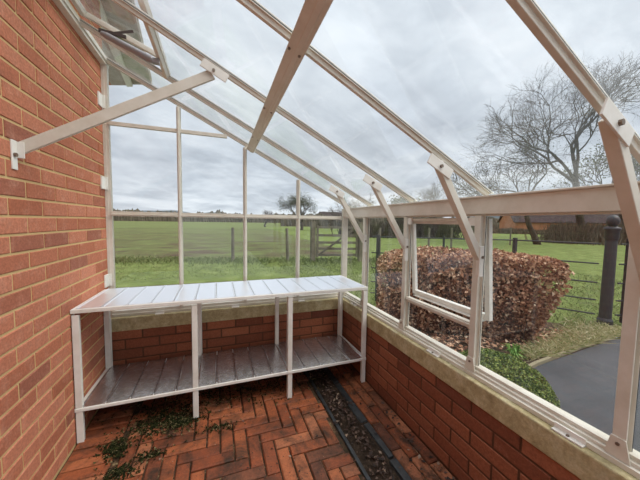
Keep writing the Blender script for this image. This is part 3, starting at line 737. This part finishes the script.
def tree(name,loc,label,seed,H=10,r=.35,lv=6,spread=.7,lean=(0,0),group=None,m=None,up=1.0,trunk=.22,kids=(2,3),leaves=0,stems=1):
    random.seed(seed)
    t=empty(name,loc,label=label,cat='tree')
    if group: t['group']=group
    tr=MB(); cr=MB(); lf=MB() if leaves else None
    for s_ in range(stems):
        base_=Vector(loc)+Vector((s_*r*1.6,0,-.1)); dr=Vector((lean[0]+(.25*s_),lean[1],1)).normalized()
        top=base_+dr*H*trunk
        tr.tube([base_,base_+dr*H*trunk*.25,base_+dr*H*trunk*.6+Vector((random.gauss(0,.1),0,0)),top],[r*1.35,r,r*.9,r*.82],10)
        n=4
        for k in range(n):
            a=2*PI*k/n+random.uniform(-.4,.4); sp=random.uniform(.35,.85) if k else .12
            nd=Vector((math.cos(a)*math.sin(sp)+lean[0]*.6,math.sin(a)*math.sin(sp)+lean[1]*.6,math.cos(sp))).normalized()
            grow(cr,top-Vector((0,0,r*.3)),nd,H*.26,r*(.62 if k==0 else .5),1,lv,spread,up,3,kids,leafmb=lf,leafsize=leaves or .3)
    tr.build('trunk',m or M['bark'],t,smooth=True); cr.build('branches',m or M['bark'],t)
    if lf is not None and lf.v: lf.build('foliage',M['ivy'],t)
    return t
tree('oak_tree',(25.0,12.1,0),'largest bare oak, spreading above the eaves beam on the right',12,H=10.9,r=.24,lv=7,spread=.66,lean=(-.20,.07),trunk=.42,kids=(2,3),up=.25)
tree('oak_tree',(19.6,11.9,0),'bare oak left of the largest one, leaning left over the beam',5,H=7.0,r=.17,lv=6,spread=.62,lean=(-.40,.15),trunk=.34,leaves=.07,up=.25)
tree('oak_tree',(32.9,13.5,0),'tree with dense twiggy crown behind the large right knee brace',17,H=9.5,r=.3,lv=6,spread=.65,lean=(0,0),trunk=.2,leaves=.17,up=.3)
tree('bare_tree',(12.0,40.5,0),'rounded bare tree behind the gable glazing, left of the corner post',31,H=6.2,r=.22,lv=6,spread=.6,m=M['far_bark'],trunk=.2,leaves=.12,up=.3)
tree('bare_tree',(17.4,41.6,0),'smaller bare tree immediately left of the gable corner post',32,H=4.6,r=.16,lv=5,spread=.7,m=M['far_bark'],trunk=.16,up=.3)
tree('bare_tree',(9.6,60.5,0),'low bare tree far off behind the field, leftmost of the distant trees',36,H=5.0,r=.2,lv=5,spread=.7,m=M['far_bark'],trunk=.15,up=.3)
tree('bare_tree',(19.5,35.6,0),'bare tree showing between the two furthest knee braces',33,H=6.5,r=.2,lv=6,spread=.62,m=M['far_bark'],trunk=.18,up=.3)
tree('evergreen_tree',(26.4,33,0),'dark bushy evergreen just above the eaves beam, left of a pale bare tree',34,H=6.8,r=.22,lv=6,spread=.65,m=M['bark'],trunk=.12,leaves=.34,up=.3)
tree('bare_tree',(31.0,33.4,0),'pale bare tree above the middle of the eaves beam',35,H=8.2,r=.22,lv=6,spread=.62,m=M['far_bark'],trunk=.18,up=.3)

# ------------------------------------------------------------------ barn, brush, hedgerows, hills
bn=empty('brick_barn',(53,30,0),label='low brick barn with grey slate roof seen under the eaves beam',cat='barn')
B0=Vector((45.4,31.2,0)); bu=Vector((.86,-.51,0)); bv=Vector((.51,.86,0)); BL,BW=15,5.5
def bp(u,v,z): return B0+bu*u+bv*v+Vector((0,0,z))
d=MB(); d.add([bp(0,0,0),bp(BL,0,0),bp(BL,BW,0),bp(0,BW,0),bp(0,0,1.8),bp(BL,0,1.8),bp(BL,BW,1.8),bp(0,BW,1.8)],[(0,3,2,1),(4,5,6,7),(0,1,5,4),(1,2,6,5),(2,3,7,6),(3,0,4,7)]); 
d.add([bp(0,0,1.8),bp(0,BW,1.8),bp(0,BW/2,4.1)],[(0,2,1)]); d.add([bp(BL,0,1.8),bp(BL,BW,1.8),bp(BL,BW/2,4.1)],[(0,1,2)])
d.build('wall',M['barn_brick'],bn)
d=MB()
for s_ in (0,1):
    v0=-.3 if s_==0 else BW+.3
    a=[bp(-.3,v0,1.62),bp(BL+.3,v0,1.62),bp(BL+.3,BW/2,4.3),bp(-.3,BW/2,4.3)]; b=[p+Vector((0,0,.12)) for p in a]
    d.add(a+b,[(0,3,2,1),(4,5,6,7),(0,1,5,4),(1,2,6,5),(2,3,7,6),(3,0,4,7)])
d.build('roof',M['slate'],bn)
for u in (5,12):
    d=MB(); d.add([bp(u,-.03,.05),bp(u+1.6,-.03,.05),bp(u+1.6,-.03,1.35),bp(u,-.03,1.35),bp(u,.03,.05),bp(u+1.6,.03,.05),bp(u+1.6,.03,1.35),bp(u,.03,1.35)],[(0,3,2,1),(4,5,6,7),(0,1,5,4),(1,2,6,5),(2,3,7,6),(3,0,4,7)]); d.build('door',M['dark'],bn)
def brush(name,label,pts,h,w_,n,seed,mm,hb=.12,cat='hedge'):
    """twiggy undergrowth along a line"""
    random.seed(seed); t=empty(name,(pts[0][0],pts[0][1],0),label=label,cat=cat)
    d=MB(); tot=len(pts)-1
    for i in range(n):
        s_=random.uniform(0,tot-1e-6); k=int(s_); f_=s_-k
        x=pts[k][0]*(1-f_)+pts[k+1][0]*f_+random.gauss(0,w_); y=pts[k][1]*(1-f_)+pts[k+1][1]*f_+random.gauss(0,w_)
        hh=h*(.55+.45*random.random())*(.75+.5*noise.noise(Vector((x*.25,y*.25,seed)))); a=random.uniform(0,2*PI); ln=random.uniform(0,.5)*hh
        q=Vector((x,y,0)); e=Vector((x+math.cos(a)*ln,y+math.sin(a)*ln,hh)); mid=q.lerp(e,.5)+Vector((random.gauss(0,.1),random.gauss(0,.1),0))*hh
        d.tube([q,mid,e],[hb,hb*.8,hb*.3],3,False)
    d.build('stems',mm,t); return t
brush('bramble_thicket','brown bramble thicket at the foot of the large oak',[(23.4,12.9),(25,12.0),(29,11.2),(36,11.0)],1.9,.7,3000,71,M['hedgerow'],.025,'thicket')
brush('garden_hedge','rough brown hedge in front of the barn',[(30,36),(38,27.5),(46,22),(60,16)],.95,.6,3400,72,M['hedgerow'],.05)
brush('bramble_thicket','dark scrub seen below the eaves beam behind the open side window',[(11,22),(15,20.5),(20,20)],2.0,.7,2000,73,M['bark'],.04,'thicket')
def hedgerow(label,p0,p1,h,seed,n=160,mm=None,wd=3.5):
    random.seed(seed); vs=[];fs=[]; p0=Vector(p0);p1=Vector(p1); ax=(p1-p0).normalized(); nn=Vector((-ax.y,ax.x,0)); m_=8
    for i in range(n+1):
        c=p0.lerp(p1,i/n); hh=h*(.66+.45*abs(noise.noise(Vector((i*.07,seed,0))))+.35*abs(noise.noise(Vector((i*.23,seed,3))))+.10*random.random())
        for k in range(m_+1):
            a=PI*k/m_; j=random.uniform(.88,1.1)
            vs.append(c+nn*math.cos(a)*wd*j+Vector((0,0,math.sin(a)**.7*hh*j-.02)))
    for i in range(n):
        for k in range(m_):
            a=i*(m_+1)+k; fs.append((a,a+1,a+m_+2,a+m_+1))
    d=MB(); d.add(vs,fs); return tag(d.build('hedgerow',mm or M['far_hedge']),label,'hedgerow')
hedgerow('long low brown hedgerow with tree humps along the far edge of the field',(-190,235,0),(75,225,0),8.2,3.3,420)
hedgerow('nearer dark hedge at the right part of the field horizon',(16,74,0),(60,62,0),3.6,8.7,160,None,1.6)
hedgerow('dark hedge along the far side of the lane field, seen under the beam',(44,54,0),(88,20,0),3.2,6.1,160,None,1.4)
d=MB(); vs=[];fs=[]; n=140
for i in range(n+1):
    a=-1.2+2.7*i/n; x=math.sin(a)*900; y=math.cos(a)*900; h=24+13*noise.noise(Vector((i*.07,1.3,0)))+5*noise.noise(Vector((i*.3,5,0)))
    vs+= [(x,y,-2),(x,y,h),(x*1.15,y*1.15,-2)]
for i in range(n):
    b=i*3; fs+=[(b,b+3,b+4,b+1),(b+1,b+4,b+5,b+2)]
d.add(vs,fs); tag(d.build('hills',M['hill']),'faint blue-grey hills on the horizon','hills',kind='structure')
for (x0,y0,L,seed,lab) in ((40,105,22,1,'long low farm building on the horizon left of the gable corner'),):
    fb=empty('farm_building',(x0,y0,0),label=lab,cat='building')
    d=MB(); d.box(x0,x0+L,y0,y0+8,0,3.2); d.build('wall',M['soffit'],fb)
    d=MB(); d.add([(x0-.5,y0-.5,3.2),(x0+L+.5,y0-.5,3.2),(x0+L+.5,y0+8.5,3.2),(x0-.5,y0+8.5,3.2),(x0,y0+4,5.6),(x0+L,y0+4,5.6)],[(0,1,5,4),(2,3,4,5),(1,2,5),(3,0,4),(0,3,2,1)]); d.build('roof',M['slate'],fb)

# ------------------------------------------------------------------ sky
W_=bpy.data.worlds.new('overcast'); bpy.context.scene.world=W_; W_.use_nodes=True
class _w: pass
w_=_w(); w_.node_tree=W_.node_tree
tc=N(w_,'ShaderNodeTexCoord'); sp=N(w_,'ShaderNodeSeparateXYZ'); lk(w_,tc.outputs['Generated'],sp.inputs[0])
ad=N(w_,'ShaderNodeMath',operation='MAXIMUM'); lk(w_,sp.outputs[2],ad.inputs[0]); ad.inputs[1].default_value=0
ad2=N(w_,'ShaderNodeMath',operation='ADD'); lk(w_,ad.outputs[0],ad2.inputs[0]); ad2.inputs[1].default_value=.16
cx=N(w_,'ShaderNodeMath',operation='DIVIDE'); lk(w_,sp.outputs[0],cx.inputs[0]); lk(w_,ad2.outputs[0],cx.inputs[1])
cy=N(w_,'ShaderNodeMath',operation='DIVIDE'); lk(w_,sp.outputs[1],cy.inputs[0]); lk(w_,ad2.outputs[0],cy.inputs[1])
cb=N(w_,'ShaderNodeCombineXYZ'); lk(w_,cx.outputs[0],cb.inputs[0]); lk(w_,cy.outputs[0],cb.inputs[1])
n1=tex(w_,.85,8,.55,cb.outputs[0],.3); n2=tex(w_,3.0,6,.6,cb.outputs[0],.2)
mm_=N(w_,'ShaderNodeMath',operation='MULTIPLY_ADD'); lk(w_,n2,mm_.inputs[0]); mm_.inputs[1].default_value=.25; 
m3=N(w_,'ShaderNodeMath',operation='MULTIPLY'); lk(w_,n1,m3.inputs[0]); m3.inputs[1].default_value=.85; lk(w_,m3.outputs[0],mm_.inputs[2])
cl=ramp(w_,mm_.outputs[0],[(.36,(.40,.44,.50)),(.50,(.52,.57,.635)),(.60,(.66,.71,.77)),(.74,(.82,.85,.89))])
# brighter towards the zenith as overcast skies are, and a pale band at the horizon
zr=ramp(w_,sp.outputs[2],[(0,(1.25,1.22,1.18)),(.05,(1.05,1.05,1.05)),(.14,(.92,.93,.95)),(.6,(1.12,1.12,1.12)),(1,(1.12,1.12,1.12))])
c=mixc(w_,1.0,cl,zr,'MULTIPLY')
zm=N(w_,'ShaderNodeMapRange'); zm.inputs[1].default_value=.66; zm.inputs[2].default_value=.95; zm.inputs[3].default_value=1.0; zm.inputs[4].default_value=2.6; lk(w_,sp.outputs[2],zm.inputs[0])
bg=W_.node_tree.nodes['Background']; lk(w_,c,bg.inputs['Color']); lk(w_,zm.outputs[0],bg.inputs['Strength'])
sun=bpy.data.lights.new('sun','SUN'); sun.energy=2.3; sun.angle=math.radians(42); sun.color=(1,.96,.90)
so=bpy.data.objects.new('sun',sun); C.objects.link(so); so.rotation_euler=Vector((-.62,.38,-1)).to_track_quat('-Z','Y').to_euler()

# ------------------------------------------------------------------ camera
yaw,pit,rol,f_=math.radians(20.31),math.radians(3.75),math.radians(.83),275.4
fw=Vector((math.sin(yaw)*math.cos(pit),math.cos(yaw)*math.cos(pit),-math.sin(pit)))
r0=Vector((math.cos(yaw),-math.sin(yaw),0)); u0=r0.cross(fw)
r1=r0*math.cos(rol)+u0*math.sin(rol); u1=-r0*math.sin(rol)+u0*math.cos(rol)
cam=bpy.data.cameras.new('camera'); co=bpy.data.objects.new('camera',cam); C.objects.link(co)
cam.sensor_width=36; cam.lens=f_/640*36; cam.clip_start=.02; cam.clip_end=3000
co.matrix_world=Matrix(((r1.x,u1.x,-fw.x,0),(r1.y,u1.y,-fw.y,0),(r1.z,u1.z,-fw.z,1.27),(0,0,0,1)))
S=bpy.context.scene; S.camera=co
S.view_settings.view_transform='Standard'; S.view_settings.look='None'; S.view_settings.gamma=1; S.view_settings.use_curve_mapping=False; S.view_settings.exposure=.25
S.cycles.transparent_max_bounces=24; S.cycles.max_bounces=10; S.cycles.diffuse_bounces=5
